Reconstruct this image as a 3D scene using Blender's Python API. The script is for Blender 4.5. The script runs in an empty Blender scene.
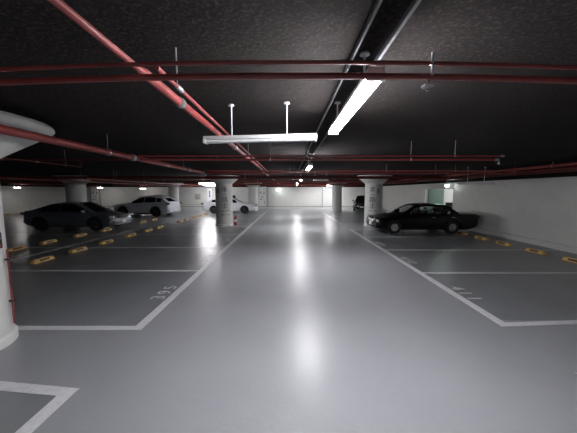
import bpy, bmesh, math, random
from mathutils import Vector, Matrix
random.seed(4)
PI = math.pi
scene = bpy.context.scene
col = scene.collection

# ------------------------------------------------------------------ materials
def mat(name, color, rough=.6, metal=0., bump=None, emit=None, noise=None, spec=.5, coat=0., extra=None):
    m = bpy.data.materials.new(name); m.use_nodes = True
    nt = m.node_tree; b = nt.nodes['Principled BSDF']
    b.inputs['Base Color'].default_value = (*color, 1)
    b.inputs['Roughness'].default_value = rough
    b.inputs['Metallic'].default_value = metal
    b.inputs['Specular IOR Level'].default_value = spec
    b.inputs['Coat Weight'].default_value = coat
    b.inputs['Coat Roughness'].default_value = .05
    if emit:
        b.inputs['Emission Color'].default_value = (*emit[0], 1)
        b.inputs['Emission Strength'].default_value = emit[1]
    tc = nt.nodes.new('ShaderNodeTexCoord')
    if noise:   # (scale, second colour, lo, hi)
        n = nt.nodes.new('ShaderNodeTexNoise'); n.inputs['Scale'].default_value = noise[0]
        n.inputs['Detail'].default_value = 6
        nt.links.new(tc.outputs['Object'], n.inputs['Vector'])
        r = nt.nodes.new('ShaderNodeValToRGB')
        r.color_ramp.elements[0].position = noise[2]; r.color_ramp.elements[0].color = (*color, 1)
        r.color_ramp.elements[1].position = noise[3]; r.color_ramp.elements[1].color = (*noise[1], 1)
        nt.links.new(n.outputs['Fac'], r.inputs['Fac'])
        nt.links.new(r.outputs['Color'], b.inputs['Base Color'])
    if bump:    # list of (scale, strength, distance)
        prev = None
        for sc, st, di in bump:
            n = nt.nodes.new('ShaderNodeTexNoise'); n.inputs['Scale'].default_value = sc
            n.inputs['Detail'].default_value = 4
            nt.links.new(tc.outputs['Object'], n.inputs['Vector'])
            u = nt.nodes.new('ShaderNodeBump'); u.inputs['Strength'].default_value = st
            u.inputs['Distance'].default_value = di
            nt.links.new(n.outputs['Fac'], u.inputs['Height'])
            if prev: nt.links.new(prev.outputs['Normal'], u.inputs['Normal'])
            prev = u
        nt.links.new(prev.outputs['Normal'], b.inputs['Normal'])
    return m

M = {}
FB = [(22, .18, .012), (3.0, .12, .02)]
M['aisle'] = mat('grey epoxy', (.27, .28, .293), .34, bump=FB, noise=(.9, (.30, .31, .325), .3, .7), spec=.5)
M['bay'] = mat('dark grey epoxy', (.180, .189, .195), .30, bump=FB, noise=(1.3, (.215, .224, .232), .3, .7), spec=.5)
M['line'] = mat('white floor paint', (.66, .67, .68), .45, noise=(14, (.52, .53, .54), .45, .75))
M['wall'] = mat('white wall paint', (.66, .66, .63), .75, noise=(2.2, (.60, .60, .57), .3, .75), bump=[(30, .1, .005)])
M['plinth'] = mat('pale grey kerb paint', (.62, .63, .61), .55)
M['dado'] = mat('joint', (.08, .08, .08), .8)
M['ceil'] = mat('black sprayed insulation', (.0105, .0092, .009), .95, noise=(42, (.056, .039, .033), .5, .8), bump=[(42, .3, .01), (9, .3, .02)], spec=.15)
M['column'] = mat('column paint', (.60, .60, .575), .6, noise=(5, (.53, .53, .505), .35, .75))
M['red'] = mat('red pipe paint', (.19, .030, .028), .4, noise=(7, (.13, .022, .021), .4, .7))
M['redlit'] = mat('lit dusty red pipe paint', (.33, .068, .064), .42, noise=(7, (.25, .05, .048), .4, .7))  # paler copy of the pipe red: lamp light put into the colour
M['dull_metal'] = mat('dull grey trunking', (.20, .205, .21), .7, 0)
M['steel'] = mat('galvanised steel', (.45, .46, .47), .4, .8)
M['white_metal'] = mat('white enamel', (.72, .74, .74), .4)
M['grey_metal'] = mat('grey enamel', (.30, .31, .32), .45, .3)
M['tube_off'] = mat('unlit tube glass', (.74, .78, .77), .15)
M['lamp'] = mat('lit tube', (.9, .9, .9), .3, emit=((.97, .95, 1.0), 62))
M['lamp_far'] = mat('lit tube far', (.9, .9, .9), .3, emit=((.98, .97, 1.0), 80))
M['lamp_mid'] = mat('lit tube left', (.9, .9, .9), .3, emit=((1., .95, .93), 22))
M['lamp_dim'] = mat('weak lamp', (.9, .9, .9), .3, emit=((1, .93, .88), 14))
M['exit_green'] = mat('green exit lamp', (.5, .9, .7), .3, emit=((.55, 1., .75), 6))
M['exit_white'] = mat('exit lamp face', (.9, .9, .9), .3, emit=((.9, 1., .93), 5))
M['yellow'] = mat('yellow wheel stop', (.70, .46, .14), .55, noise=(9, (.48, .30, .08), .5, .75))
M['black_rubber'] = mat('black rubber', (.02, .02, .02), .75)
M['tyre'] = mat('tyre', (.012, .012, .012), .85)
M['dark_plastic'] = mat('dark plastic', (.012, .012, .013), .5)
M['glass'] = mat('tinted car glass', (.006, .007, .008), .05, spec=.8)
M['glass_clear'] = mat('pale car glass', (.10, .11, .105), .06, spec=.8)
def see_through_glass():
    m = bpy.data.materials.new('see through car glass'); m.use_nodes = True
    nt = m.node_tree; nt.nodes.clear()
    o = nt.nodes.new('ShaderNodeOutputMaterial'); mx = nt.nodes.new('ShaderNodeMixShader')
    tr = nt.nodes.new('ShaderNodeBsdfTransparent'); tr.inputs[0].default_value = (.72, .76, .74, 1)
    gl = nt.nodes.new('ShaderNodeBsdfGlossy'); gl.inputs['Roughness'].default_value = .05
    mx.inputs[0].default_value = .10
    nt.links.new(tr.outputs[0], mx.inputs[1]); nt.links.new(gl.outputs[0], mx.inputs[2]); nt.links.new(mx.outputs[0], o.inputs[0])
    return m
M['glass_clear'] = see_through_glass()
M['alloy'] = mat('alloy', (.42, .43, .44), .3, .8)
M['alloy_dark'] = mat('dark alloy', (.06, .06, .065), .35, .7)
M['p_black'] = mat('black car paint', (.002, .002, .0025), .3, coat=.12, spec=.3)
M['p_blue'] = mat('dark blue grey car paint', (.085, .10, .118), .28, .0, coat=.7)
M['p_white'] = mat('white car paint', (.62, .65, .67), .3, coat=.5)
M['p_silver'] = mat('silver white car paint', (.62, .66, .70), .3, .1, coat=.6)
M['p_char'] = mat('charcoal car paint', (.008, .008, .009), .2, coat=.7)
M['chrome'] = mat('chrome', (.75, .75, .76), .12, 1.)
M['headlamp'] = mat('headlamp glass', (.70, .72, .74), .1, coat=1.)
M['tail'] = mat('tail lamp', (.10, .008, .008), .2, coat=.6)
M['plate'] = mat('number plate', (.75, .76, .76), .5)
M['ink'] = mat('faded grey stencil paint', (.09, .085, .095), .7)
M['ink_red'] = mat('red stencil paint', (.5, .12, .12), .7)
M['green_wall'] = mat('pale green paint', (.13, .21, .165), .6)
M['white_panel'] = mat('white panel', (.78, .79, .78), .5)
M['grey_panel'] = mat('grey notice', (.38, .37, .33), .6)
M['black'] = mat('black', (.012, .012, .012), .6)
M['blue'] = mat('blue sign', (.08, .14, .40), .5)
M['ext_red'] = mat('extinguisher red', (.45, .03, .03), .3)
M['clear'] = mat('red tape', (.5, .03, .03), .5)

# ------------------------------------------------------------------ mesh helpers
def finish(name, bm, m, parent=None, loc=None, rot=None, smooth=35):
    bmesh.ops.recalc_face_normals(bm, faces=bm.faces)
    me = bpy.data.meshes.new(name); bm.to_mesh(me); bm.free()
    mats = m if isinstance(m, (list, tuple)) else [m]
    for k in mats: me.materials.append(M[k])
    if smooth:
        for p in me.polygons: p.use_smooth = True
        me.set_sharp_from_angle(angle=math.radians(smooth))
    o = bpy.data.objects.new(name, me); col.objects.link(o)
    if parent: o.parent = parent
    if loc: o.location = loc
    if rot: o.rotation_euler = rot
    return o

def box(bm, x0, y0, z0, x1, y1, z1, bev=0.):
    r = bmesh.ops.create_cube(bm, size=1.)
    vs = r['verts']
    for v in vs:
        v.co = Vector((x0 + (v.co.x + .5) * (x1 - x0), y0 + (v.co.y + .5) * (y1 - y0), z0 + (v.co.z + .5) * (z1 - z0)))
    if bev > 0:
        es = list({e for v in vs for e in v.link_edges})
        bmesh.ops.bevel(bm, geom=es, offset=bev, segments=2, affect='EDGES', profile=.5)

def tube(bm, pts, r, n=12, cap=True):
    """a round bar along a list of points; r number or list"""
    pts = [Vector(p) for p in pts]
    rs = r if isinstance(r, (list, tuple)) else [r] * len(pts)
    rings = []
    for i, p in enumerate(pts):
        if i == 0: t = pts[1] - p
        elif i == len(pts) - 1: t = p - pts[i - 1]
        else: t = (pts[i + 1] - p).normalized() + (p - pts[i - 1]).normalized()
        t.normalize()
        a = Vector((0, 0, 1)) if abs(t.z) < .9 else Vector((1, 0, 0))
        u = t.cross(a).normalized(); w = t.cross(u).normalized()
        rings.append([bm.verts.new(p + (u * math.cos(2 * PI * k / n) + w * math.sin(2 * PI * k / n)) * rs[i]) for k in range(n)])
    for a, b in zip(rings, rings[1:]):
        for k in range(n):
            bm.faces.new((a[k], a[(k + 1) % n], b[(k + 1) % n], b[k]))
    if cap:
        bm.faces.new(rings[0]); bm.faces.new(rings[-1])

def lathe(bm, prof, n=32, axis='z', c=(0, 0, 0)):
    """profile of (radius, height); closed with caps where radius > 0 at the ends"""
    rings = []
    for r, h in prof:
        ring = []
        for k in range(n):
            a = 2 * PI * k / n
            if axis == 'z': p = (r * math.cos(a), r * math.sin(a), h)
            elif axis == 'y': p = (r * math.cos(a), h, r * math.sin(a))
            else: p = (h, r * math.cos(a), r * math.sin(a))
            ring.append(bm.verts.new(Vector(p) + Vector(c)))
        rings.append(ring)
    for a, b in zip(rings, rings[1:]):
        for k in range(n):
            bm.faces.new((a[k], a[(k + 1) % n], b[(k + 1) % n], b[k]))
    bm.faces.new(rings[0]); bm.faces.new(rings[-1])

def B(): return bmesh.new()

def tag(o, label=None, cat=None, group=None, kind=None):
    if label: o['label'] = label
    if cat: o['category'] = cat
    if group: o['group'] = group
    if kind: o['kind'] = kind
    return o

def thing(name, label, cat, loc=(0, 0, 0), rz=0, group=None):
    o = bpy.data.objects.new(name, None); col.objects.link(o)
    o.empty_display_size = .2
    o.location = loc; o.rotation_euler = (0, 0, rz)
    return tag(o, label, cat, group)

def struct(name, bm, m, smooth=0):
    return tag(finish(name, bm, m, smooth=smooth), kind='structure')

def copy_tree(o, parent=None):
    c = o.copy(); col.objects.link(c)
    if parent: c.parent = parent
    for ch in list(o.children): copy_tree(ch, c)
    return c

def text_mesh(name, body, size, m, parent, matrix, spacing=1., depth=.001, label=None):
    cu = bpy.data.curves.new('tmp', 'FONT'); cu.body = body; cu.size = size
    cu.align_x = 'CENTER'; cu.align_y = 'CENTER'; cu.extrude = depth; cu.space_character = spacing
    to = bpy.data.objects.new('tmp', cu); col.objects.link(to)
    dg = bpy.context.evaluated_depsgraph_get()
    me = bpy.data.meshes.new_from_object(to.evaluated_get(dg))
    bpy.data.objects.remove(to); bpy.data.curves.remove(cu)
    me.materials.clear(); me.materials.append(M[m])
    me.name = name
    o = bpy.data.objects.new(name, me); col.objects.link(o)
    me.transform(matrix)
    if parent: o.parent = parent
    if label: o['label'] = label
    return o

# ------------------------------------------------------------------ the shell
XL, XR, YN, YF, ZC = -24.5, 9.3, -10., 30., 2.95
ZW = 2.47
bm = B(); box(bm, XL - .2, YN - .2, -.2, 13.2, YF + .2, 0); struct('floor', bm, 'aisle')
def bay_floor(x0, x1, y0, y1):
    bm = B(); box(bm, x0, y0, 0.0, x1, y1, .002); struct('floor', bm, 'bay')
bay_floor(-13.6, -2.2, 3.68, 14.6)
bay_floor(-13.6, -2.2, 15.9, 27.2)
bay_floor(-13.6, -2.2, -8.4, 2.5)
bay_floor(3.23, 9.2, 3.9, 13.55)
bay_floor(3.23, 9.2, 15.83, 25.0)
bay_floor(3.23, 9.2, -7, 2.75)
bay_floor(-24.3, -19.5, 3.7, 29.)
bm = B(); box(bm, XL - .2, YN - .2, ZC, 13.2, YF + .2, ZC + .2); struct('ceiling', bm, 'ceil')
# openings in the right wall: a lobby recess at y 14.8 .. 17.9
bm = B()
box(bm, XR, YN, 0, XR + .2, 14.85, ZC); box(bm, XR, 17.9, 0, XR + .2, YF, ZC); box(bm, XR, 14.85, 2.12, XR + .2, 17.9, ZC)
struct('wall_right', bm, 'wall')
bm = B(); box(bm, XL - .2, YF, 0, XR + .2, YF + .2, ZC); struct('wall_far', bm, 'wall')
bm = B(); box(bm, XL - .2, YN, 0, XL, YF, ZC); struct('wall_left', bm, 'wall')
bm = B(); box(bm, XL - .2, YN - .2, 0, XR + .2, YN, ZC); struct('wall_near', bm, 'wall')
# lobby shell behind the opening
bm = B(); box(bm, XR + .2, 17.9, 0, 13, 18.1, ZC); struct('wall_lobby_far', bm, 'wall')
bm = B(); box(bm, 13, 14.6, 0, 13.2, 18.1, ZC); struct('wall_lobby_right', bm, 'wall')
bm = B(); box(bm, XR + .2, 14.65, 0, 13, 14.85, ZC); struct('wall_lobby_near', bm, 'wall')
# black insulation brought down over the top of the walls
bm = B(); box(bm, XR - .05, YN, ZW, XR, YF, ZC); struct('trim_1', bm, 'ceil')
bm = B(); box(bm, XL, YF - .05, ZW - .03, XR, YF, ZC); struct('trim_2', bm, 'ceil')
bm = B(); box(bm, XL, YN, ZW - .05, XL + .05, YF, ZC); struct('trim_3', bm, 'ceil')
# kerbs
bm = B(); box(bm, XR - .12, YN, 0, XR, 14.85, .2, .01); box(bm, XR - .12, 17.9, 0, XR, YF, .2, .01); struct('baseboard_right', bm, 'plinth')
bm = B(); box(bm, XL, YF - .12, 0, XR, YF, .22); struct('baseboard_far', bm, 'plinth')
bm = B(); box(bm, XL, YN, 0, XL + .1, YF, .2); struct('baseboard_left', bm, 'plinth')
bm = B(); box(bm, XL, YF - .125, .22, XR, YF, .26); struct('trim_4', bm, 'dado')
# downstand beams, sprayed black like the ceiling
k = 5
for y in (14.9, 26.4):
    pass
# green steel panel on the recess side
bm = B(); box(bm, XR + .2, 17.84, 0, 10.55, 17.9, 2.12, .005)
g = finish('fire_door', bm, 'green_wall', smooth=0)
tag(g, 'pale green door in the recess behind the boxy black car', 'door')
bm = B(); tube(bm, [(10.40, 17.84, 1.0), (10.40, 17.78, 1.0), (10.28, 17.78, 1.0)], .012, 8)
finish('door_handle', bm, 'steel', g)

# ------------------------------------------------------------------ floor paint
def outline(label, rects, group='painted bay outlines'):
    bm = B()
    for q in rects:
        if isinstance(q, list):
            lo = [bm.verts.new((x, y, .002)) for x, y in q]; hi = [bm.verts.new((x, y, .0046)) for x, y in q]
            bm.faces.new(hi); bm.faces.new(lo)
            for i in range(4): bm.faces.new((lo[i], lo[(i + 1) % 4], hi[(i + 1) % 4], hi[i]))
            continue
        x0, x1, y0, y1 = q
        box(bm, x0, y0, .002, x1, y1, .0045)
    o = finish('parking_bay_lines', bm, 'line', smooth=0)
    tag(o, label, 'floor marking', group)
    return o
LX0, LX1, RX0, RX1 = -2.27, -2.13, 3.16, 3.30
def rows(xa, xb, ys, w=.09, wend=.11):
    out = []
    for i, y in enumerate(ys):
        ww = wend if i in (0,) else w
        out.append((xa, xb, y - ww / 2, y + ww / 2))
    return out
outline('white bay lines around the number 395 left of the aisle',
        [(LX0, LX1, 3.61, 14.65)] + rows(-13.5, LX0, [3.665, 6.43, 9.16, 11.9, 14.6]) + [(-8.05, -7.95, 3.72, 14.55)])
outline('white bay lines left of the aisle beyond the lettered left column',
        [(LX0, LX1, 14.65, 27.)] + rows(-13.5, LX0, [16.1, 18.8, 21.6, 24.3, 27.3]) + [(-8.05, -7.95, 16.2, 26.9)])
outline('white corner of a bay in the bottom left of the view',
        [(LX0, LX1, -8., 2.44), [(-2.14, 2.37), (-2.12, 2.48), (-4.4, 2.74), (-4.4, 2.62)]] + rows(-13.5, LX1, [-.2, -2.9, -5.6]))
outline('white bay lines around the number 411 on the right of the aisle',
        [(RX0, RX1, 3.74, 13.55), [(3.14, 3.70), (3.20, 3.81), (9.16, 4.2), (9.16, 4.08)]] + rows(RX1, 9.16, [6.26, 8.77, 11.3, 13.5], wend=.09))
outline('white bay lines right of the aisle beyond the lettered right column',
        [(RX0, RX1, 15.83, 25.)] + rows(RX1, 9.16, [15.88, 18.4, 20.9, 23.4]))
outline('white bay corner at the right edge of the view, nearer than number 411',
        [(RX0, RX1, -6., 2.71)] + rows(RX0, 9.16, [2.66, .1, -2.4]))
def floor_number(txt, x, y, side, label):
    # read from the aisle: tops of the digits point away from it
    ang = PI / 2 if side < 0 else -PI / 2
    t = thing('bay_number', label, 'floor number', (x, y, .0035), ang, 'painted bay numbers')
    for i, ch in enumerate(txt):
        text_mesh('digit', ch, .37, 'line', t, Matrix.Translation(((i - 1) * .255, 0, 0)), 1., .0012)
floor_number('395', -2.44, 5.02, -1, 'white number 395 painted beside the left aisle line')
floor_number('396', -2.44, 7.8, -1, 'white number 396 painted beside the left aisle line')
floor_number('397', -2.44, 10.6, -1, 'white number 397 painted beside the left aisle line')
floor_number('411', 3.46, 4.98, 1, 'white number 411 painted beside the right aisle line')
floor_number('410', 3.46, 7.45, 1, 'white number 410 painted beside the right aisle line')
floor_number('409', 3.46, 9.85, 1, 'white number 409 painted beside the right aisle line')

# ------------------------------------------------------------------ wheel stops
def make_stop():
    t = thing('wheel_stop', 'x', 'wheel stop')
    bm = B()
    L, W, H = .31, .085, .10
    r0 = [(-W, 0), (-W * .97, .03), (-W * .62, H * .93), (-W * .45, H), (W * .45, H), (W * .62, H * .93), (W * .97, .03), (W, 0)]
    st = [(-L, .55), (-L * .93, .9), (-L * .8, 1.), (L * .8, 1.), (L * .93, .9), (L, .55)]
    rings = [[bm.verts.new((x * (1 if s > .6 else .92), y, z * s)) for x, z in r0] for y, s in st]
    for a, b in zip(rings, rings[1:]):
        for i in range(len(r0)):
            bm.faces.new((a[i], a[(i + 1) % len(r0)], b[(i + 1) % len(r0)], b[i]))
    bm.faces.new(rings[0]); bm.faces.new(rings[-1])
    finish('stop_body', bm, 'yellow', t)
    for s in (1, -1):      # dark rubber pad on each long face
        bm = B(); box(bm, -.006, -.15, -.024, .006, .15, .024, .003)
        finish('rubber_pad', bm, 'black_rubber', t, (s * .069, 0, .052), (0, -s * .42, 0))
    bm = B(); box(bm, -.03, -.17, .1, .03, .17, .108, .003)
    finish('top_strip', bm, 'grey_metal', t)
    return t
stop0 = make_stop(); used = False
def stop(x, y, label, group):
    global used
    o = stop0 if not used else copy_tree(stop0)
    used = True
    o.location = (x, y, .003); tag(o, label, 'wheel stop', group)
nth = ['nearest', 'second nearest', 'third nearest', 'fourth nearest', 'fifth nearest', 'sixth nearest']
for i, y in enumerate([7.35, 8.62, 10.0, 11.56, 13.03, 14.2]):
    stop(-7.05, y, 'yellow wheel stop, %s in the row of the bays with number 395' % nth[i], 'wheel stops of the left aisle bays')
for i, y in enumerate([7.4, 8.77, 10.0, 11.56, 13.1]):
    stop(-9.3 + (.1 if y > 13 else 0), y, 'yellow wheel stop, %s in the row in front of the dark blue sedan' % nth[i], 'wheel stops of the back row')
for i, y in enumerate([7.2, 8.41, 9.69, 10.83, 12.11]):
    stop(8.08, y, 'yellow wheel stop, %s in the row along the right wall' % nth[i], 'wheel stops along the right wall')
for i, y in enumerate([16.9, 18.1, 19.6, 20.8, 22.3]):
    stop(-7.05, y, 'small yellow wheel stop left of the white sedan, %s of its row' % nth[i], 'wheel stops beyond the left column')
for i, y in enumerate([16.6, 18.0]):
    stop(-9.3, y, 'yellow wheel stop before the white sport utility car, %s of the pair' % ('nearer', 'farther')[i], 'wheel stops before the white sport utility car')
for i, y in enumerate([19.0, 20.3, 21.7, 23.0, 24.4]):
    stop(-23.4, y, 'yellow wheel stop along the far left wall, %s of its row' % nth[i], 'wheel stops along the left wall')

# ------------------------------------------------------------------ columns
def column(x, y, label, letter=None, r=.48, panel=None):
    t = thing('round_column', label, 'column', (x, y, 0), 0, 'round concrete columns')
    bm = B(); lathe(bm, [(r + .025, .002), (r + .025, .10), (r, .13)], 48); finish('column_base', bm, 'plinth', t)
    bm = B(); lathe(bm, [(r, .12), (r, 2.41)], 48); finish('shaft', bm, 'column', t)
    cr = 1.07 if y < 10 else .98
    bm = B(); lathe(bm, [(r, 2.40), (r + .03, 2.43), (cr - .02, 2.80), (cr, 2.83), (cr - .01, 2.86)], 48); finish('capital', bm, 'column', t)
    bm = B(); lathe(bm, [(cr - .06, 2.86), (cr - .06, 2.95)], 48); finish('drop_panel', bm, 'ceil', t)
    if letter:
        # characters stacked down the shaft, facing the entrance side
        az = letter[1]
        z = 2.06
        for ch, s, dz in letter[0]:
            a = az
            R_ = Matrix.Translation((math.sin(a) * (r + .004), -math.cos(a) * (r + .004), z)) @ Matrix.Rotation(a, 4, 'Z') @ Matrix.Rotation(PI / 2, 4, 'X')
            text_mesh('painted_character', ch, s, 'ink', t, R_, 1.0, .003)
            z -= dz
        for zz, ws in ((z + .03, (.06, .1, .05, .09)), (z - .2, (.22, .07, .12))):
            bm = B(); x0 = -.22
            for w_ in ws:
                a = az + x0 / r
                for q in range(max(1, int(w_ / .03))):
                    a1 = a + q * .03 / r
                    p = Vector((math.sin(a1) * (r + .002), -math.cos(a1) * (r + .002), zz))
                    box(bm, p.x - .017, p.y - .004, p.z - .018, p.x + .017, p.y + .004, p.z + .018)
                x0 += w_ + .06
            finish('small_lettering', bm, 'ink', t, smooth=0)
        a = az + letter[2]
        bm = B(); box(bm, -.10, -.008, -.13, .10, .008, .13, .004)
        finish('notice_plate', bm, 'grey_metal', t, (math.sin(a) * (r + .006), -math.cos(a) * (r + .006), 2.0), (0, 0, a))
    return t
chars = [('本', .36, .28), ('一', .26, .28), ('路', .36, .34), ('主', .32, .30)]
c1 = column(-4.13, 3.13, 'big round white column cut by the left edge of the view')
column(-3.72, 15.15, 'round white column with stacked dark characters in front of the white sedan', (chars, .30, -.78))
column(-3.55, 26.4, 'plain round white column behind the nose of the white sedan')
column(4.87, 15.05, 'round white column with stacked dark characters beside the boxy black car nose', (chars, -.42, .62))
column(4.92, 26.6, 'farthest round white column on the right of the aisle, beyond the lettered one')
column(-12.4, 15.37, 'round white column behind the dark blue sedan', r=.48)
column(-11.6, 26.6, 'round white column behind the tail of the white sport utility car')
# fittings on the near column
def on_col(a, rr, z, cx=-4.13, cy=3.13):
    return Vector((cx + math.sin(a) * rr, cy - math.cos(a) * rr, z))
a = 2.02
t = thing('column_riser_pipe', 'thin red riser pipe clamped to the near left column', 'pipe', on_col(a, .515, .24))
bm = B(); tube(bm, [(0, 0, 0), (0, 0, 1.0)], .012, 10); finish('riser', bm, 'red', t)
bm = B(); box(bm, -.03, -.02, .30, .03, .02, .325, .003); finish('clamp', bm, 'black', t)
bm = B(); box(bm, -.03, -.02, .86, .03, .02, .885, .003); finish('clamp', bm, 'black', t)
a = 1.74
bm = B(); box(bm, -.075, -.012, -.10, .075, .012, .10, .004)
o = finish('column_notice', bm, 'black', None, on_col(a, .495, 1.38), (0, 0, a))
tag(o, 'small black notice with white marks on the near left column', 'sign')
bm = B(); box(bm, -.05, -.014, .02, .05, -.012, .035); box(bm, -.05, -.014, -.03, .03, -.012, -.012); box(bm, -.05, -.014, .06, .02, -.012, .072)
finish('white_marks', bm, 'white_panel', o, smooth=0)
bm = B(); box(bm, -.05, -.014, -.08, .05, -.012, -.055)
finish('red_mark', bm, 'clear', o, smooth=0)

# ------------------------------------------------------------------ pipes
def pipe(label, pts, r, m='red', name='sprinkler_pipe', group='red overhead pipes', n=14, couplings=(), rods=(), cat='pipe', cr=1.28, rod_m='grey_metal'):
    p0 = Vector(pts[0]) if not isinstance(pts[0], Vector) else pts[0]
    t = thing(name, label, cat, p0, 0, group)
    rs = r
    bm = B(); tube(bm, [Vector(p) - p0 for p in pts], rs, n); finish('pipe_run', bm, m, t)
    rr = r if not isinstance(r, (list, tuple)) else max(r)
    d = (Vector(pts[-1]) - p0).normalized()
    for s in couplings:
        c = d * s
        bm = B(); tube(bm, [c - d * .035, c - d * .03, c + d * .03, c + d * .035], [rr * 1.05, rr * cr, rr * cr, rr * 1.05], n)
        finish('coupling', bm, 'steel', t)
    for s in rods:
        c = d * s
        bm = B(); tube(bm, [c + Vector((0, 0, rr)), Vector((c.x, c.y, ZC - p0.z))], .005, 6); finish('hanger_rod', bm, rod_m, t)
        bm = B(); tube(bm, [c - d * .012, c + d * .012], rr * 1.14, n); finish('hanger_ring', bm, 'steel', t)
    return t
def bow(x0, x1, y, z, sag):      # a long pipe run that droops a little towards both ends
    out = []
    for i in range(25):
        u = -1 + 2 * i / 24
        xx = (x0 + x1) / 2 + u * (x1 - x0) / 2
        out.append((xx, y, z - sag * min(1, abs(xx - .1) / 1.75) ** 2.2))
    return out
# the two cross pipes right in front
pipe('thinner red pipe crossing the whole view near the top, above its thicker twin', bow(-2.9, 3.1, 1.55, .72 + 2, .04), .0115, rods=(.3, 5.6))
pipe('thicker red pipe crossing the whole view near the top, under its thinner twin', bow(-2.9, 3.1, 1.57, .655 + 2, .035), .0175)
# the pair running away on the left of the aisle
pipe('large red main pipe running from the top left towards the aisle end', [(-.935, -1.5, 2.76), (-.935, 1.72, 2.76), (-.935, 1.78, 2.76), (-.935, 9.5, 2.76)],
     [.019, .019, .033, .033], 'redlit', couplings=(3.85, 6.2, 9.4), rods=(6.1, 9.0))
pipe('thin red branch pipe running right beside the large red main pipe', [(-.75, 1.565, 2.70), (-.75, 9.4, 2.70)], .014, 'redlit', couplings=(.32,), rods=(.28, 3.4))
pipe('red main pipe continuing far down the aisle beyond the bright cross pair', [(-.98, 9.8, 2.74), (-.98, 29, 2.74)], .035, 'redlit', rods=(2., 6., 10.))
pipe('thick dark red pipe passing under the near left column capital', [(-3.04, -1.5, 2.65), (-3.04, 9.45, 2.65)], .05, couplings=(6.7, 9.6), rods=(6.0, 9.2))
t = pipe('thin red pipe with a turned up end left of the thick dark red pipe', [(-5.2, 4.3, 2.6), (-5.2, 6.66, 2.6)], .012, couplings=(1.2,), rods=(.4, 1.9))
bm = B(); tube(bm, [(0, 2.36, 0), (0, 2.36, .14)], .012, 8); finish('riser', bm, 'red', t)
# cross runs farther away
pipe('upper red cross pipe ending freely over the bays of number 411', [(-2.85, 5.05, 2.66), (4.02, 5.05, 2.66)], .016, rods=(3.2, 6.0), couplings=(6.9,))
t = pipe('lower red cross pipe ending freely over the bays of number 411', [(-2.85, 5.12, 2.60), (4.05, 5.12, 2.60)], .022, couplings=(6.85,), rods=(2.5, 5.2))
bm = B(); tube(bm, [(6.9, 0, 0), (6.9, 0, -.08)], .012, 8); lathe(bm, [(.03, -.085), (.03, -.08)], 12, c=(6.9, 0, 0)); finish('sprinkler_nozzle', bm, 'steel', t)
pipe('upper pale red pipe of the lit pair crossing before the unlit far lamp', [(-2.95, 9.62, 2.725), (8.3, 9.62, 2.725)], .028, 'redlit', rods=(3., 6.5, 9.))
pipe('lower pale red pipe of the lit pair crossing before the unlit far lamp', [(-2.95, 9.66, 2.635), (8.3, 9.66, 2.635)], .026, 'redlit', rods=(8.3,))
for i, (y, z, r, x0, x1) in enumerate([(7.45, 2.87, .02, -24, 4.2), (12.1, 2.58, .03, -24, 8.3), (12.3, 2.65, .04, -24, 8.3), (16.9, 2.57, .045, -24, 8.3), (17.2, 2.66, .03, -24, 8.3),
                                 (19.3, 2.62, .04, -24, 8.3), (22.6, 2.59, .05, -24, 8.3), (24.8, 2.6, .04, -24, 8.3), (28.5, 2.57, .05, -24, 8.3)]):
    pipe('dark red cross pipe, %s the lit pale red pair' % ['reaching far left just before', 'first beyond', 'second beyond', 'third beyond', 'fourth beyond', 'fifth beyond', 'sixth beyond', 'seventh beyond', 'farthest beyond'][i],
         [(x0, y, z), (x1, y, z)], r, 'red', rods=(8., 16., 22.) )
# along the right wall
pipe('upper dark red pipe running along the top of the right wall', [(8.45, 2.5, 2.80), (8.45, 28., 2.80)], .045, 'redlit', rods=(6., 9.5, 14.))
pipe('middle dark red pipe running along the top of the right wall', [(8.62, 2.5, 2.70), (8.62, 28., 2.70)], .035, rods=(7.6,))
pipe('lowest dark red pipe running along the top of the right wall', [(8.85, 2.5, 2.64), (8.85, 28., 2.64)], .035)
pipe('dark red pipe running away over the dark blue sedan', [(-10.2, 9., 2.46), (-10.2, 28., 2.46)], .045, rods=(4., 9., 14.))
pipe('dark red pipe running away over the white sport utility car', [(-7.6, 9.9, 2.46), (-7.6, 28., 2.46)], .04, rods=(4., 9., 14.))
# vertical conduits on the far wall
for x, lab in ((-2.32, 'dark vertical conduit on the far wall left of the exit lamp'), (3.85, 'dark vertical conduit on the far wall near the far right column'), (-12.4, 'dark vertical conduit on the far wall behind the white sport utility car')):
    pipe(lab, [(x, 29.83, .26), (x, 29.83, 2.5)], .035, 'grey_metal', 'wall_conduit', 'conduits on the far wall', cat='conduit')
# grey cable trunkings under the ceiling
def trunking(x, w, y0, y1, z, label, boxes=()):
    t = thing('cable_trunking', label, 'cable trunking', (x, y0, z), 0, 'trunkings over the aisle')
    bm = B(); box(bm, -w / 2, 0, -.02, w / 2, y1 - y0, ZC - z, .003); finish('channel', bm, 'dull_metal', t)
    for b in boxes:
        bm = B(); lathe(bm, [(w * .75, -.045), (w * .8, -.04), (w * .8, -.02)], 16, c=(0, b, 0)); finish('junction_box', bm, 'dull_metal', t)
trunking(.630, .022, -1.5, 28, 2.93, 'wider grey cable trunking over the aisle, right of the narrow one', (2.75, 5.2))
trunking(.445, .018, -1.5, 28, 2.93, 'narrow grey cable trunking over the aisle, left of the wider one')
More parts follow.
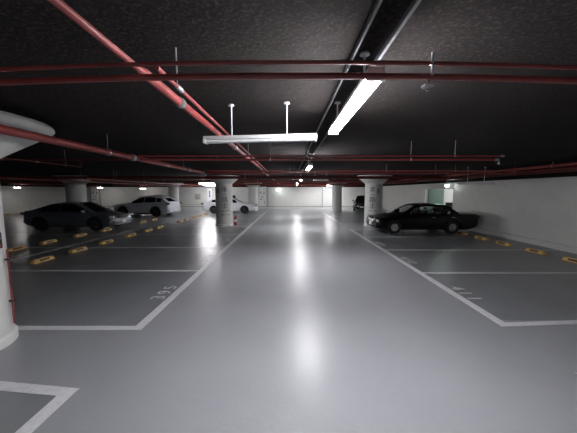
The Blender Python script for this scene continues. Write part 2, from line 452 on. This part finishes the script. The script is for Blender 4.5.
# sprinkler head under the near cross pipes
t = thing('sprinkler_head', 'chrome sprinkler head hanging from the near cross pipes right of the lit lamp', 'sprinkler', (.80, 1.57, 2.638))
bm = B(); tube(bm, [(0, 0, 0), (0, 0, -.022)], .009, 10); finish('stem', bm, 'chrome', t)
bm = B(); lathe(bm, [(.012, -.022), (.034, -.036), (.036, -.041), (.012, -.046)], 24); finish('deflector_cup', bm, 'steel', t)
for s in (1, -1):
    bm = B(); tube(bm, [(s * .010, 0, -.045), (s * .016, 0, -.055), (0, 0, -.066)], .003, 6); finish('frame_arm', bm, 'chrome', t)
t = thing('pipe_clamp', 'steel clamp joining the two near cross pipes above the sprinkler head', 'clamp', (.80, 1.53, 2.655))
bm = B(); tube(bm, [(0, 0, -.012), (0, 0, .11)], .007, 8); finish('bolt', bm, 'steel', t)
bm = B(); box(bm, -.014, -.006, .04, .014, .006, .052, .002); finish('nut', bm, 'chrome', t)

# ------------------------------------------------------------------ lamps
def batten(name, label, loc, rz, lit='lamp', L=1.26, rods=None, tubes=2, w=.09, group=None, rodx=.31):
    """fixture along local X"""
    t = thing(name, label, 'ceiling lamp', loc, rz, group)
    h = L / 2
    bm = B(); box(bm, -h, -w * .42, .0, h, w * .42, .038, .004); finish('housing', bm, 'white_metal', t)
    ys = (-w * .27, w * .27) if tubes == 2 else (0,)
    for y in ys:
        bm = B(); tube(bm, [(-h + .03, y, -.02), (h - .03, y, -.02)], .0155, 14); finish('tube', bm, lit or 'tube_off', t)
    for s in (1, -1):
        bm = B(); box(bm, s * h - (.028 if s > 0 else 0), -w * .5, -.04, s * h + (.028 if s < 0 else 0), w * .5, .002, .003); finish('end_cap', bm, 'white_metal', t)
    if rods:
        for s in (1, -1):
            bm = B(); tube(bm, [(s * rodx, 0, .036), (s * rodx, 0, rods)], .0075, 10); finish('hanger_rod', bm, 'white_metal', t)
            bm = B(); lathe(bm, [(.034, rods - .012), (.030, rods - .004), (.030, rods)], 24, c=(s * rodx, 0, 0)); finish('ceiling_plate', bm, 'white_metal', t)
    return t
batten('batten_lamp', 'brightly lit batten lamp over the near aisle, right of the unlit one', (.525, 2.405, 2.70), PI / 2, rods=.245, L=1.54, rodx=.5, w=.115, group='lit lamps along the aisle')
batten('batten_lamp', 'second lit lamp along the aisle, just behind the lit pale red pipes', (.54, 6.95, 2.62), PI / 2, rods=.30, group='lit lamps along the aisle')
batten('batten_lamp', 'third lit lamp along the aisle', (.66, 14.0, 2.60), PI / 2, 'lamp_far', rods=.30, group='lit lamps along the aisle')
batten('batten_lamp', 'fourth lit lamp along the aisle', (.70, 20.5, 2.60), PI / 2, 'lamp_far', rods=.30, group='lit lamps along the aisle')
batten('batten_lamp', 'last lit lamp along the aisle before the far wall', (.9, 27.3, 2.60), PI / 2, 'lamp_far', rods=.30, group='lit lamps along the aisle')
batten('batten_lamp', 'unlit white batten lamp hung on two rods across the near aisle', (-.325, 2.97, 2.575), math.radians(-7), None, L=1.27, rods=.375, group='unlit hung lamps')
batten('batten_lamp', 'unlit lamp hung across the aisle left of the far right column', (1.66, 13.6, 2.56), 0, None, L=.78, rods=.39, rodx=.3, group='unlit hung lamps')
batten('batten_lamp', 'unlit lamp hung low on two rods by the right wall', (7.55, 10.65, 2.30), 0, None, L=1.5, rods=.65, rodx=.34, group='unlit hung lamps')
batten('batten_lamp', 'lit lamp across the bays behind the lettered left column', (-6.35, 20.6, 2.60), 0, 'lamp', rods=.35, group='lit lamps over the left bays')
batten('batten_lamp', 'lit lamp near the far wall behind the white sedan', (-8.2, 27.4, 2.60), 0, 'lamp_far', rods=.35, group='lit lamps over the left bays')
batten('batten_lamp', 'lit lamp hidden by the capital of the far right column', (4.66, 27.75, 2.58), 0, 'lamp_far', rods=.37, group='lit lamps by the far wall')
batten('batten_lamp', 'low lit lamp by the far left wall above the dark blue sedan tail', (-22.9, 22.3, 2.30), 0, 'lamp_mid', L=.6, rods=.65, group='lit lamps by the left wall')
batten('batten_lamp', 'lit lamp before the far wall above the nose of the dark blue sedan', (-20., 28., 2.36), 0, 'lamp_mid', L=.6, rods=.59, group='lit lamps before the far left wall')
batten('batten_lamp', 'lit lamp before the far wall above the roof of the white sport utility car', (-15.6, 28.3, 2.26), 0, 'lamp_mid', L=.6, rods=.69, group='lit lamps before the far left wall')
# the rows behind the viewer
batten('batten_lamp', 'lit lamp over the aisle just behind the viewer', (.46, -2.9, 2.62), PI / 2, rods=.30, group='lit lamps along the aisle')
batten('batten_lamp', 'lit lamp over the aisle far behind the viewer', (.46, -7.8, 2.62), PI / 2, rods=.30, group='lit lamps along the aisle')
# exit lamps
def exit_lamp(loc, rz, label, w, h, m, drop, z2):
    t = thing('exit_lamp', label, 'exit sign', loc, rz, 'small exit lamps')
    bm = B(); box(bm, -w / 2, -.03, -h / 2, w / 2, .03, h / 2, .006); finish('housing', bm, 'white_metal', t)
    for s in (1, -1):
        bm = B(); box(bm, -w / 2 + .015, s * .031 - .003, -h / 2 + .015, w / 2 - .015, s * .031 + .003, h / 2 - .015); finish('lit_face', bm, m, t, smooth=0)
    if drop:
        bm = B(); tube(bm, [(0, 0, h / 2), (0, 0, z2)], .012, 8); finish('hanger_rod', bm, 'grey_metal', t)
exit_lamp((-1.1, 29.3, 2.13), 0, 'small white lit exit lamp hanging before the far wall', .46, .2, 'exit_white', True, ZC - 2.13)
exit_lamp((8.95, 14.9, 2.30), 0, 'small greenish lit exit lamp above the recess opening in the right wall', .26, .15, 'exit_white', True, ZC - 2.30)
# lobby lamp, lighting the recess
batten('batten_lamp', 'lamp inside the lobby behind the right wall opening', (11.8, 16.0, 2.75), 0, 'lamp', L=.8, rods=.2, rodx=.25, group='lobby lamp')
t = thing('emergency_lamp', 'green glowing emergency lamp on the recess door behind the boxy black car', 'emergency lamp', (10.25, 17.868, 2.3))
bm = B(); box(bm, -.2, -.03, -.08, .2, .03, .08, .006); finish('housing', bm, 'white_metal', t)
bm = B(); box(bm, -.18, -.036, -.065, .18, -.03, .065); finish('lit_face', bm, 'exit_green', t, smooth=0)
# dark cabinet in the lobby
t = thing('lobby_cabinet', 'dark low cabinet standing in the lobby opening', 'cabinet', (11.0, 17.3, 0))
bm = B(); box(bm, -.45, -.3, .06, .6, .3, 1.2, .01); finish('cabinet_body', bm, 'black', t)
bm = B(); box(bm, -.47, -.32, 1.2, .62, .32, 1.24, .01); finish('cabinet_top', bm, 'dark_plastic', t)
for s in (-.2, .33):
    bm = B(); box(bm, s - .22, -.315, .1, s + .22, -.3, 1.16, .004); d_ = finish('cabinet_door', bm, 'dark_plastic', t)
    bm = B(); box(bm, s + .14, -.335, .6, s + .16, -.315, .75, .003); finish('handle', bm, 'steel', d_)
bm = B(); box(bm, -.4, -.28, .0, .55, .28, .06); finish('plinth', bm, 'dark_plastic', t)

# ------------------------------------------------------------------ things on the far wall
def wall_door(x, label, w=.98, h=2.2, marks=True):
    t = thing('service_door', label, 'door', (x, YF - .03, .0), 0, 'white service doors in the far wall')
    zb = .27
    bm = B()
    box(bm, -w / 2 - .06, -.11, zb, -w / 2, .02, zb + h, .005); box(bm, w / 2, -.11, zb, w / 2 + .06, .02, zb + h, .005); box(bm, -w / 2 - .06, -.11, zb + h, w / 2 + .06, .02, zb + h + .06, .005)
    finish('door_frame', bm, 'grey_metal', t)
    for s in (-1, 1):
        bm = B(); box(bm, (-w / 2 if s < 0 else .005), -.06, zb, (-.005 if s < 0 else w / 2), .0, zb + h, .004)
        leaf = finish('door_leaf', bm, 'white_panel', t)
        bm = B(); box(bm, s * .06 - .015, -.085, zb + .95, s * .06 + .015, -.06, zb + 1.2, .003); finish('handle', bm, 'black', leaf)
    if marks:
        for k, (dx, dz, a_, b_) in enumerate([(-.22, 1.55, .18, .22), (.2, 1.5, .10, .18), (-.15, .75, .24, .1), (.24, .45, .08, .35), (.22, 1.85, .12, .05)]):
            bm = B(); box(bm, dx - a_ / 2, -.068, zb + dz - b_ / 2, dx + a_ / 2, -.061, zb + dz + b_ / 2); finish('notice_sheet', bm, ['grey_panel', 'ink', 'ink', 'grey_panel', 'ink_red'][k], t, smooth=0)
wall_door(-2.98, 'white double door with notices between the far left column and the exit lamp')
wall_door(-22.0, 'white double door with notices beyond the dark blue sedan roof')
bm = B(); box(bm, -.28, -.02, -.3, .28, .02, .3, .006)
o = finish('notice_board', bm, 'grey_panel', None, (-10.35, YF - .025, 1.35)); tag(o, 'square grey notice on the far wall between the utility car and the white sedan', 'notice board')
bm = B()
box(bm, -.3, -.026, .26, .3, -.02, .3); box(bm, -.3, -.026, -.3, .3, -.02, -.26); box(bm, -.3, -.026, -.26, -.27, -.02, .26); box(bm, .27, -.026, -.26, .3, -.02, .26)
finish('board_frame', bm, 'grey_metal', o, smooth=0)
t = thing('upright_banner', 'tall white banner with a blue mark on the far wall above the white sedan tail', 'banner', (-9.0, YF - .13, .26))
bm = B(); box(bm, -.28, -.015, .0, .28, .015, 2.0, .004); finish('banner_panel', bm, 'white_panel', t)
bm = B(); box(bm, -.03, -.02, 1.05, .12, -.014, 1.75); finish('blue_mark', bm, 'blue', t, smooth=0)
bm = B(); box(bm, -.02, -.022, 1.3, .11, -.019, 1.36); box(bm, .02, -.022, 1.5, .08, -.019, 1.6); finish('white_mark', bm, 'white_panel', t, smooth=0)
t = thing('guard_rail', 'low dark guard rail along the far wall by the utility car tail', 'rail', (-12.3, 29.3, 0))
bm = B(); tube(bm, [(0, 0, 0), (0, 0, .5), (3.0, 0, .5), (3.0, 0, 0)], .035, 10); finish('rail_tube', bm, 'grey_metal', t)
bm = B(); box(bm, -.09, -.09, 0, .09, .09, .02); box(bm, 2.91, -.09, 0, 3.09, .09, .02); finish('rail_feet', bm, 'black', t, smooth=0)
t = thing('alarm_box', 'small black alarm box on the far wall right of the lettered left column', 'alarm box', (-6.2, YF - .05, 1.38))
bm = B(); box(bm, -.16, -.05, -.12, .16, .05, .12, .01); finish('box_body', bm, 'black', t)
bm = B(); lathe(bm, [(.05, -.062), (.06, -.05)], 20, 'y'); finish('lens', bm, 'tail', t)
t = thing('fire_extinguisher', 'red fire extinguisher standing at the foot of the lettered left column', 'fire extinguisher', (-3.12, 15.3, .003))
bm = B(); lathe(bm, [(.02, 0), (.068, .005), (.075, .02), (.075, .42), (.06, .48), (.025, .52), (.022, .55)], 24); finish('cylinder', bm, 'ext_red', t)
bm = B(); box(bm, -.02, -.07, .55, .02, .04, .575, .004); box(bm, -.015, -.09, .59, .015, .03, .605, .004); box(bm, -.012, 0, .57, .012, .03, .6); finish('valve_handle', bm, 'black', t)
bm = B(); tube(bm, [(.0, .03, .56), (.06, .07, .52), (.09, .05, .4), (.085, .02, .2)], .01, 8); finish('hose', bm, 'black_rubber', t)
bm = B(); lathe(bm, [(.0765, .2), (.0765, .34)], 24); finish('label_band', bm, 'white_panel', t)
# dark speaker / duct boxes under the ceiling on the left
t = thing('ceiling_speaker', 'dark box hanging under the ceiling left of the white sport utility car', 'speaker box', (-15.3, 22.5, 2.35))
bm = B(); box(bm, -.45, -.3, 0, .45, .3, .34, .02); finish('box_body', bm, 'black', t)
for s in (-.3, .3):
    bm = B(); tube(bm, [(s, 0, .34), (s, 0, ZC - 2.35)], .012, 6); finish('hanger_rod', bm, 'grey_metal', t)

# ------------------------------------------------------------------ cars
def lerp_tab(tab, x):
    if x <= tab[0][0]: return tab[0][1]
    for (a, va), (b, vb) in zip(tab, tab[1:]):
        if x <= b:
            u = (x - a) / (b - a); return va + (vb - va) * u
    return tab[-1][1]
def smooth_tab(tab, x, d=.06):
    return sum(lerp_tab(tab, x + k * d / 3) for k in (-3, -2, -1, 0, 1, 2, 3)) / 7

def make_car(name, label, S, loc, rz, paint, rim='alloy'):
    """local +X is the nose; body centred on the origin"""
    L, W, H = S['L'], S['W'], S['H']
    rw, wf, wr = S['rw'], S['wf'], S['wr']       # wheel radius, axle positions from the centre
    t = thing(name, label, 'car', loc, rz)
    top = S['top']      # (x, z) of the lower body's shoulder line, tail to nose
    hl = L / 2
    # lower body
    N = 64
    bm = B(); rings = []
    for i in range(N + 1):
        u = -1 + 2 * i / N
        u = math.copysign(1 - (1 - abs(u)) ** 1.35, u)
        x = hl * u
        e = (1 - abs(x) / hl) * L                      # distance to the end
        round_ = (1 - math.exp(-e / .16))
        hw = W / 2 * (S.get('end', .80) + (1 - S.get('end', .80)) * round_)
        zt = smooth_tab(top, x)
        zb = lerp_tab([(-hl, .34), (-hl + .5, .20), (hl - .5, .19), (hl, .26)], x)
        if e < .10: zt -= (1 - e / .10) * S.get('drop', .10)
        bw = S.get('belt', .93)
        pts = [(0, zb), (hw * .86, zb), (hw * .965, zb + .07), (hw * 1.0, zb + (zt - zb) * .42), (hw * .995, zb + (zt - zb) * .62), (hw * (bw + .03), zb + (zt - zb) * .88), (hw * bw, zt - .01), (hw * (bw - .08), zt + .012), (hw * .4, zt + .035), (0, zt + .042)]
        full = pts + [(-a, b) for a, b in reversed(pts[1:-1])]
        rings.append([bm.verts.new((x, a, b)) for a, b in full])
    n = len(rings[0])
    for a, b in zip(rings, rings[1:]):
        for k in range(n): bm.faces.new((a[k], a[(k + 1) % n], b[(k + 1) % n], b[k]))
    bm.faces.new(rings[0]); bm.faces.new(rings[-1])
    body = finish('body', bm, [paint, 'dark_plastic'], t)
    body.parent = None
    # wheel wells cut out
    cuts = []
    for wx in (wf, wr):
        for s in (1, -1):
            bm = B(); lathe(bm, [(rw + .055, s * (W / 2 - .30)), (rw + .055, s * (W / 2 + .2))], 40, 'y', (wx, 0, rw + .01))
            bmesh.ops.recalc_face_normals(bm, faces=bm.faces)
            me = bpy.data.meshes.new('cut'); bm.to_mesh(me); bm.free()
            c = bpy.data.objects.new('cut', me); col.objects.link(c); cuts.append(c)
            md = body.modifiers.new('b', 'BOOLEAN'); md.operation = 'DIFFERENCE'; md.object = c; md.solver = 'EXACT'
    bpy.context.view_layer.update()
    dg = bpy.context.evaluated_depsgraph_get()
    me = bpy.data.meshes.new_from_object(body.evaluated_get(dg))
    body.modifiers.clear(); body.data = me
    for c in cuts: bpy.data.objects.remove(c)
    for p in me.polygons:
        for wx in (wf, wr):
            d = math.hypot(p.center.x - wx, p.center.z - rw - .01)
            if d < rw + .054 and (abs(p.normal.x) + abs(p.normal.z) > .8 or abs(p.center.y) < W / 2 - .25): p.material_index = 1
    me.set_sharp_from_angle(angle=math.radians(40))
    body.parent = t
    # cabin
    rb, rr_, fr, fb = S['cab']        # x of rear glass base, roof rear, roof front, windscreen base
    zroof = [(rb, lerp_tab(top, rb) - .02), (rr_, H - S.get('rdrop', .06)), ((rr_ + fr) / 2, H), (fr, H - .035), (fb, lerp_tab(top, fb) - .02)]
    NX = 56
    bws = W / 2 * (S.get('belt', .93) - .04); rws = W / 2 * S.get('roofw', .68)
    secs = []
    for i in range(NX + 1):
        x = rb + (fb - rb) * i / NX
        zt = smooth_tab(zroof, x, .12) if .1 < i < NX else lerp_tab(zroof, x)
        z0 = lerp_tab(top, x) - .03
        zt = max(zt, z0 + .004)
        f = min(1, max(0, (zt - z0) / (H - z0)))
        wt = bws + (rws - bws) * f
        ux = min(1, (min(x - rb, fb - x) + .02) / .5)
        def pt(q):       # q 0 belt .. 1 roof edge
            return (bws + (wt - bws) * q, z0 + (zt - z0) * q)
        p = [pt(0), pt(.12), pt(.84), pt(1.0)]
        p[3] = (p[3][0] - .015, p[3][1])
        p += [(wt * .6, zt + .03 * f), (0, zt + .042 * f)]
        secs.append((x, p))
    rail = S.get('pillars')
    parts = {}
    def key(x0, x1, k):
        xm = (x0 + x1) / 2
        if k >= 3:
            if k == 3 and not (rr_ <= xm <= fr): return 'roof'
            if xm > fr + .02: return 'windscreen'
            if xm < rr_ - .02: return 'rear_window'
            return 'roof'
        if k in (0, 2): return 'roof'
        for a, b in rail:
            if a <= xm <= b: return 'roof'
        j = sum(1 for a, b in rail if xm > b)
        return 'side_window%d' % j
    for (x0, p0), (x1, p1) in zip(secs, secs[1:]):
        for k in range(5):
            kk = key(x0, x1, k)
            for s in (1, -1):
                nm = kk + ('R' if s < 0 else 'L') if kk.startswith('side') else kk
                parts.setdefault(nm, []).append([(x0, s * p0[k][0], p0[k][1]), (x1, s * p1[k][0], p1[k][1]), (x1, s * p1[k + 1][0], p1[k + 1][1]), (x0, s * p0[k + 1][0], p0[k + 1][1])])
    for nm, fs in parts.items():
        bm = B()
        for f in fs: bm.faces.new([bm.verts.new(v) for v in f])
        bmesh.ops.remove_doubles(bm, verts=bm.verts, dist=.0008)
        bmesh.ops.dissolve_degenerate(bm, dist=.0005, edges=bm.edges)
        base = 'side_window' if nm.startswith('side') else nm
        finish(base, bm, paint if nm == 'roof' else S.get('glass', 'glass'), t)
    # wheels
    for wx in (wf, wr):
        for s in (1, -1):
            yo = s * (W / 2 - .025); yi = s * (W / 2 - .235)
            sg = 1 if s > 0 else -1
            bm = B(); lathe(bm, [(rw * S.get('rimr', .66), yi), (rw * .93, yi + sg * .01), (rw, yi + sg * .04), (rw, yo - sg * .04), (rw * .93, yo - sg * .005), (rw * S.get('rimr', .66), yo - sg * .004), (rw * (S.get('rimr', .66) - .02), yo - sg * .05)], 40, 'y')
            w_ = finish('wheel', bm, 'tyre', t, (wx, 0, rw))
            bm = B()
            q = S.get('rimr', .66)
            lathe(bm, [(rw * q, yo - sg * .05), (rw * q, yo - sg * .006), (rw * (q - .06), yo - sg * .006), (rw * (q - .08), yo - sg * .045), (.02, yo - sg * .045)], 40, 'y')
            for k in range(S.get('spokes', 5)):
                a = 2 * PI * k / S.get('spokes', 5)
                tube(bm, [(rw * .1 * math.cos(a), yo - sg * .02, rw * .1 * math.sin(a)), (rw * (q - .05) * math.cos(a), yo - sg * .018, rw * (q - .05) * math.sin(a))], [rw * .11, rw * .07], 6)
            lathe(bm, [(rw * .16, yo - sg * .05), (rw * .16, yo - sg * .004), (rw * .12, yo)], 20, 'y')
            finish('wheel_rim', bm, rim, w_)
    # nose and tail
    fz, rz_ = S['hz'], S['tz']
    for s in (1, -1):
        bm = B(); box(bm, -S['hd'], -S['hw'] / 2, -S['hh'] / 2, .03, S['hw'] / 2, S['hh'] / 2, .02)
        finish('headlight', bm, 'headlamp', t, (hl - .03 - S.get('hin', .04), s * (W / 2 * .72), fz), (0, 0, -s * .32))
        bm = B(); box(bm, -.03, -S['tw'] / 2, -S['th'] / 2, S['hd'] * .8, S['tw'] / 2, S['th'] / 2, .02)
        finish('tail_light', bm, 'tail', t, (-hl + .03 + S.get('tin', .02), s * (W / 2 * .74), rz_), (0, 0, s * .28))
        xm = fb - .42
        bm = B(); box(bm, -.06, -.11, -.07, .06, .11, .07, .03)
        finish('wing_mirror', bm, paint, t, (xm, s * (W / 2 + .03), lerp_tab(top, xm) + .07))
        for a, b in S['doors']:
            xd = b - (b - a) * .82
            bm = B(); box(bm, -.09, -.012, -.012, .09, .012, .012, .005)
            finish('door_handle', bm, S.get('handle', paint), t, (xd, s * (W / 2 * .985), lerp_tab(top, xd) - .14))
    bm = B(); box(bm, -.03, -W * .22, -.07, .035, W * .22, .07, .015); finish('grille', bm, S.get('grille', 'dark_plastic'), t, (hl - .02, 0, fz - .02))
    bm = B(); box(bm, -.12, -W * .42, -.07, .05, W * .42, .07, .03); finish('front_bumper', bm, S.get('bump', paint), t, (hl - .03, 0, .44))
    bm = B(); box(bm, -.05, -W * .42, -.07, .12, W * .42, .07, .03); finish('rear_bumper', bm, S.get('bump', paint), t, (-hl + .03, 0, .47))
    bm = B(); box(bm, -.005, -.17, -.075, .005, .17, .075, .003); finish('number_plate', bm, 'plate', t, (hl + .028, 0, .44))
    bm = B(); box(bm, -.005, -.17, -.075, .005, .17, .075, .003); finish('number_plate', bm, 'plate', t, (-hl - .028, 0, .55))
    if S.get('sill'):
        for s in (1, -1):
            bm = B(); box(bm, wr + rw + .08, -.02, -.045, wf - rw - .08, .02, .045, .01); finish('sill_trim', bm, S['sill'], t, (0, s * (W / 2 - .015), .28))
    if S.get('arch'):
        for wx in (wf, wr):
            for s in (1, -1):
                bm = B()
                pts = [(wx + (rw + .07) * math.cos(a), s * (W / 2 - .01), rw + (rw + .07) * math.sin(a)) for a in [PI * k / 16 for k in range(17)]]
                tube(bm, pts, .03, 8); finish('wheel_arch_trim', bm, 'dark_plastic', t)
    if S.get('rails'):
        for s in (1, -1):
            bm = B(); tube(bm, [(rr_ + .1, s * rws * .95, H + .01), (rr_ + .2, s * rws * .95, H + .05), (fr - .3, s * rws * .95, H + .05), (fr - .1, s * rws * .95, H + .0)], .015, 8); finish('roof_rail', bm, 'alloy', t)
    if S.get('extra'): S['extra'](t)
    return t

def seats(t):
    for x, nm in ((.10, 'front_seat'), (-.80, 'rear_seat')):
        for s_ in (-.38, .38):
            bm = B(); box(bm, -.09, -.22, .85, .09, .22, 1.10, .04)
            box(bm, -.05, -.12, 1.12, .05, .12, 1.26, .03); tube(bm, [(0, 0, 1.05), (0, 0, 1.16)], .02, 6)
            finish(nm, bm, 'dark_plastic', t, (x, s_, 0), (0, -.15, 0))
    bm = B(); lathe(bm, [(.17, -.012), (.185, 0), (.17, .012), (.155, 0)], 24)
    finish('steering_wheel', bm, 'dark_plastic', t, (.52, .38, 1.0), (0, -1.1, 0))
boxy = dict(extra=seats, rimr=.55, L=4.75, W=1.78, H=1.37, rw=.315, wf=1.53, wr=-1.15, end=.86, drop=.06, belt=.93, roofw=.70,
            top=[(-2.37, .92), (-1.6, .94), (-1.2, .93), (.9, .91), (1.15, .88), (2.25, .74), (2.37, .68)],
            cab=(-1.55, -.98, .42, 1.20), rdrop=.04, pillars=[(-2.5, -1.08), (-.38, -.30), (.66, 1.3)],
            hz=.62, hh=.13, hw=.42, hd=.10, tz=.80, th=.16, tw=.34, doors=[(-.4, .6), (-1.3, -.42)],
            spokes=6, grille='chrome', handle='chrome', glass='glass_clear', bump='dark_plastic')
make_car('sedan_car', 'boxy black sedan parked nose to the aisle by the right wall', boxy, (6.45, 12.88, .003), PI, 'p_black')
fast = dict(L=4.55, W=1.86, H=1.42, rw=.34, wf=1.38, wr=-1.36, end=.74, drop=.12, belt=.92, roofw=.64,
            top=[(-2.32, .98), (-1.9, 1.02), (-1.3, .97), (.5, .92), (1.1, .89), (1.85, .78), (2.32, .62)],
            cab=(-2.0, -.95, .30, 1.28), rdrop=.08, pillars=[(-2.5, -1.38), (-.42, -.34), (.88, 1.4)],
            hz=.70, hh=.11, hw=.40, hd=.16, tz=.88, th=.12, tw=.42, doors=[(-.36, .78), (-1.35, -.38)], spokes=10)
make_car('sedan_car', 'dark blue grey sedan parked in the back row on the left', fast, (-11.03, 13.85, .003), 0, 'p_blue', 'alloy_dark')
suv = dict(L=4.75, W=1.86, H=1.62, rw=.375, wf=1.46, wr=-1.26, end=.76, drop=.14, belt=.93, roofw=.66,
           top=[(-2.37, 1.12), (-1.9, 1.18), (-1.0, 1.09), (.6, 1.04), (1.05, 1.02), (1.9, .94), (2.37, .80)],
           cab=(-2.22, -1.70, .05, 1.15), rdrop=.16, pillars=[(-2.5, -1.70), (-1.30, -1.20), (-.32, -.24), (.70, 1.3)],
           hz=.84, hh=.11, hw=.42, hd=.22, tz=1.02, th=.14, tw=.5, doors=[(-.3, .78), (-1.2, -.3)], spokes=5, sill='dark_plastic', arch=True, rails=True)
make_car('suv_car', 'white sport utility car parked tail out behind the dark blue sedan', suv, (-11.35, 21.1, .003), PI - math.radians(7), 'p_silver', 'alloy_dark')
fam = dict(L=4.75, W=1.80, H=1.45, rw=.33, wf=1.42, wr=-1.30, end=.76, drop=.12, belt=.92, roofw=.64,
           top=[(-2.37, 1.02), (-1.8, 1.05), (-1.2, 1.00), (.6, .95), (1.05, .93), (1.9, .80), (2.37, .62)],
           cab=(-2.15, -.9, .22, 1.22), rdrop=.07, pillars=[(-2.5, -1.5), (-.42, -.34), (.80, 1.3)],
           hz=.70, hh=.11, hw=.40, hd=.20, tz=.88, th=.12, tw=.42, doors=[(-.36, .78), (-1.3, -.38)], spokes=5)
make_car('sedan_car', 'white sedan partly hidden behind the lettered left column', fam, (-5.32, 24.0, .003), 0, 'p_white', 'alloy_dark')
hatch = dict(L=4.2, W=1.78, H=1.52, rw=.33, wf=1.28, wr=-1.26, end=.74, drop=.14, belt=.92, roofw=.66,
             top=[(-2.1, 1.0), (-1.7, 1.04), (-1.0, 1.0), (.6, .95), (1.05, .94), (1.7, .84), (2.1, .70)],
             cab=(-2.0, -1.5, .1, 1.15), rdrop=.10, pillars=[(-2.2, -1.4), (-.42, -.34), (.70, 1.3)],
             hz=.70, hh=.13, hw=.36, hd=.18, tz=.95, th=.2, tw=.3, doors=[(-.3, .75), (-1.3, -.38)], spokes=5)
make_car('hatchback_car', 'black hatchback peeking out left of the lettered right column', hatch, (7.75, 27.3, .003), math.radians(-108), 'p_char')

# ------------------------------------------------------------------ camera, world, output
cam = bpy.data.cameras.new('camera'); co = bpy.data.objects.new('camera', cam); col.objects.link(co)
cam.sensor_fit = 'HORIZONTAL'; cam.sensor_width = 36.; cam.lens = 262. / 577. * 36.
co.location = (0, 0, 2.0); co.rotation_euler = (PI / 2 - math.atan(25.5 / 262.), 0, 0)
cam.clip_start = .02
scene.camera = co
w = bpy.data.worlds.new('world'); scene.world = w; w.use_nodes = True
w.node_tree.nodes['Background'].inputs[0].default_value = (.5, .5, .55, 1)
w.node_tree.nodes['Background'].inputs[1].default_value = 0.0
scene.view_settings.view_transform = 'Standard'; scene.view_settings.look = 'None'
scene.view_settings.gamma = 1.; scene.view_settings.use_curve_mapping = False
scene.view_settings.exposure = 2.35
scene.cycles.use_denoising = True
scene.cycles.max_bounces = 10; scene.cycles.diffuse_bounces = 6
scene.cycles.sample_clamp_indirect = 6.
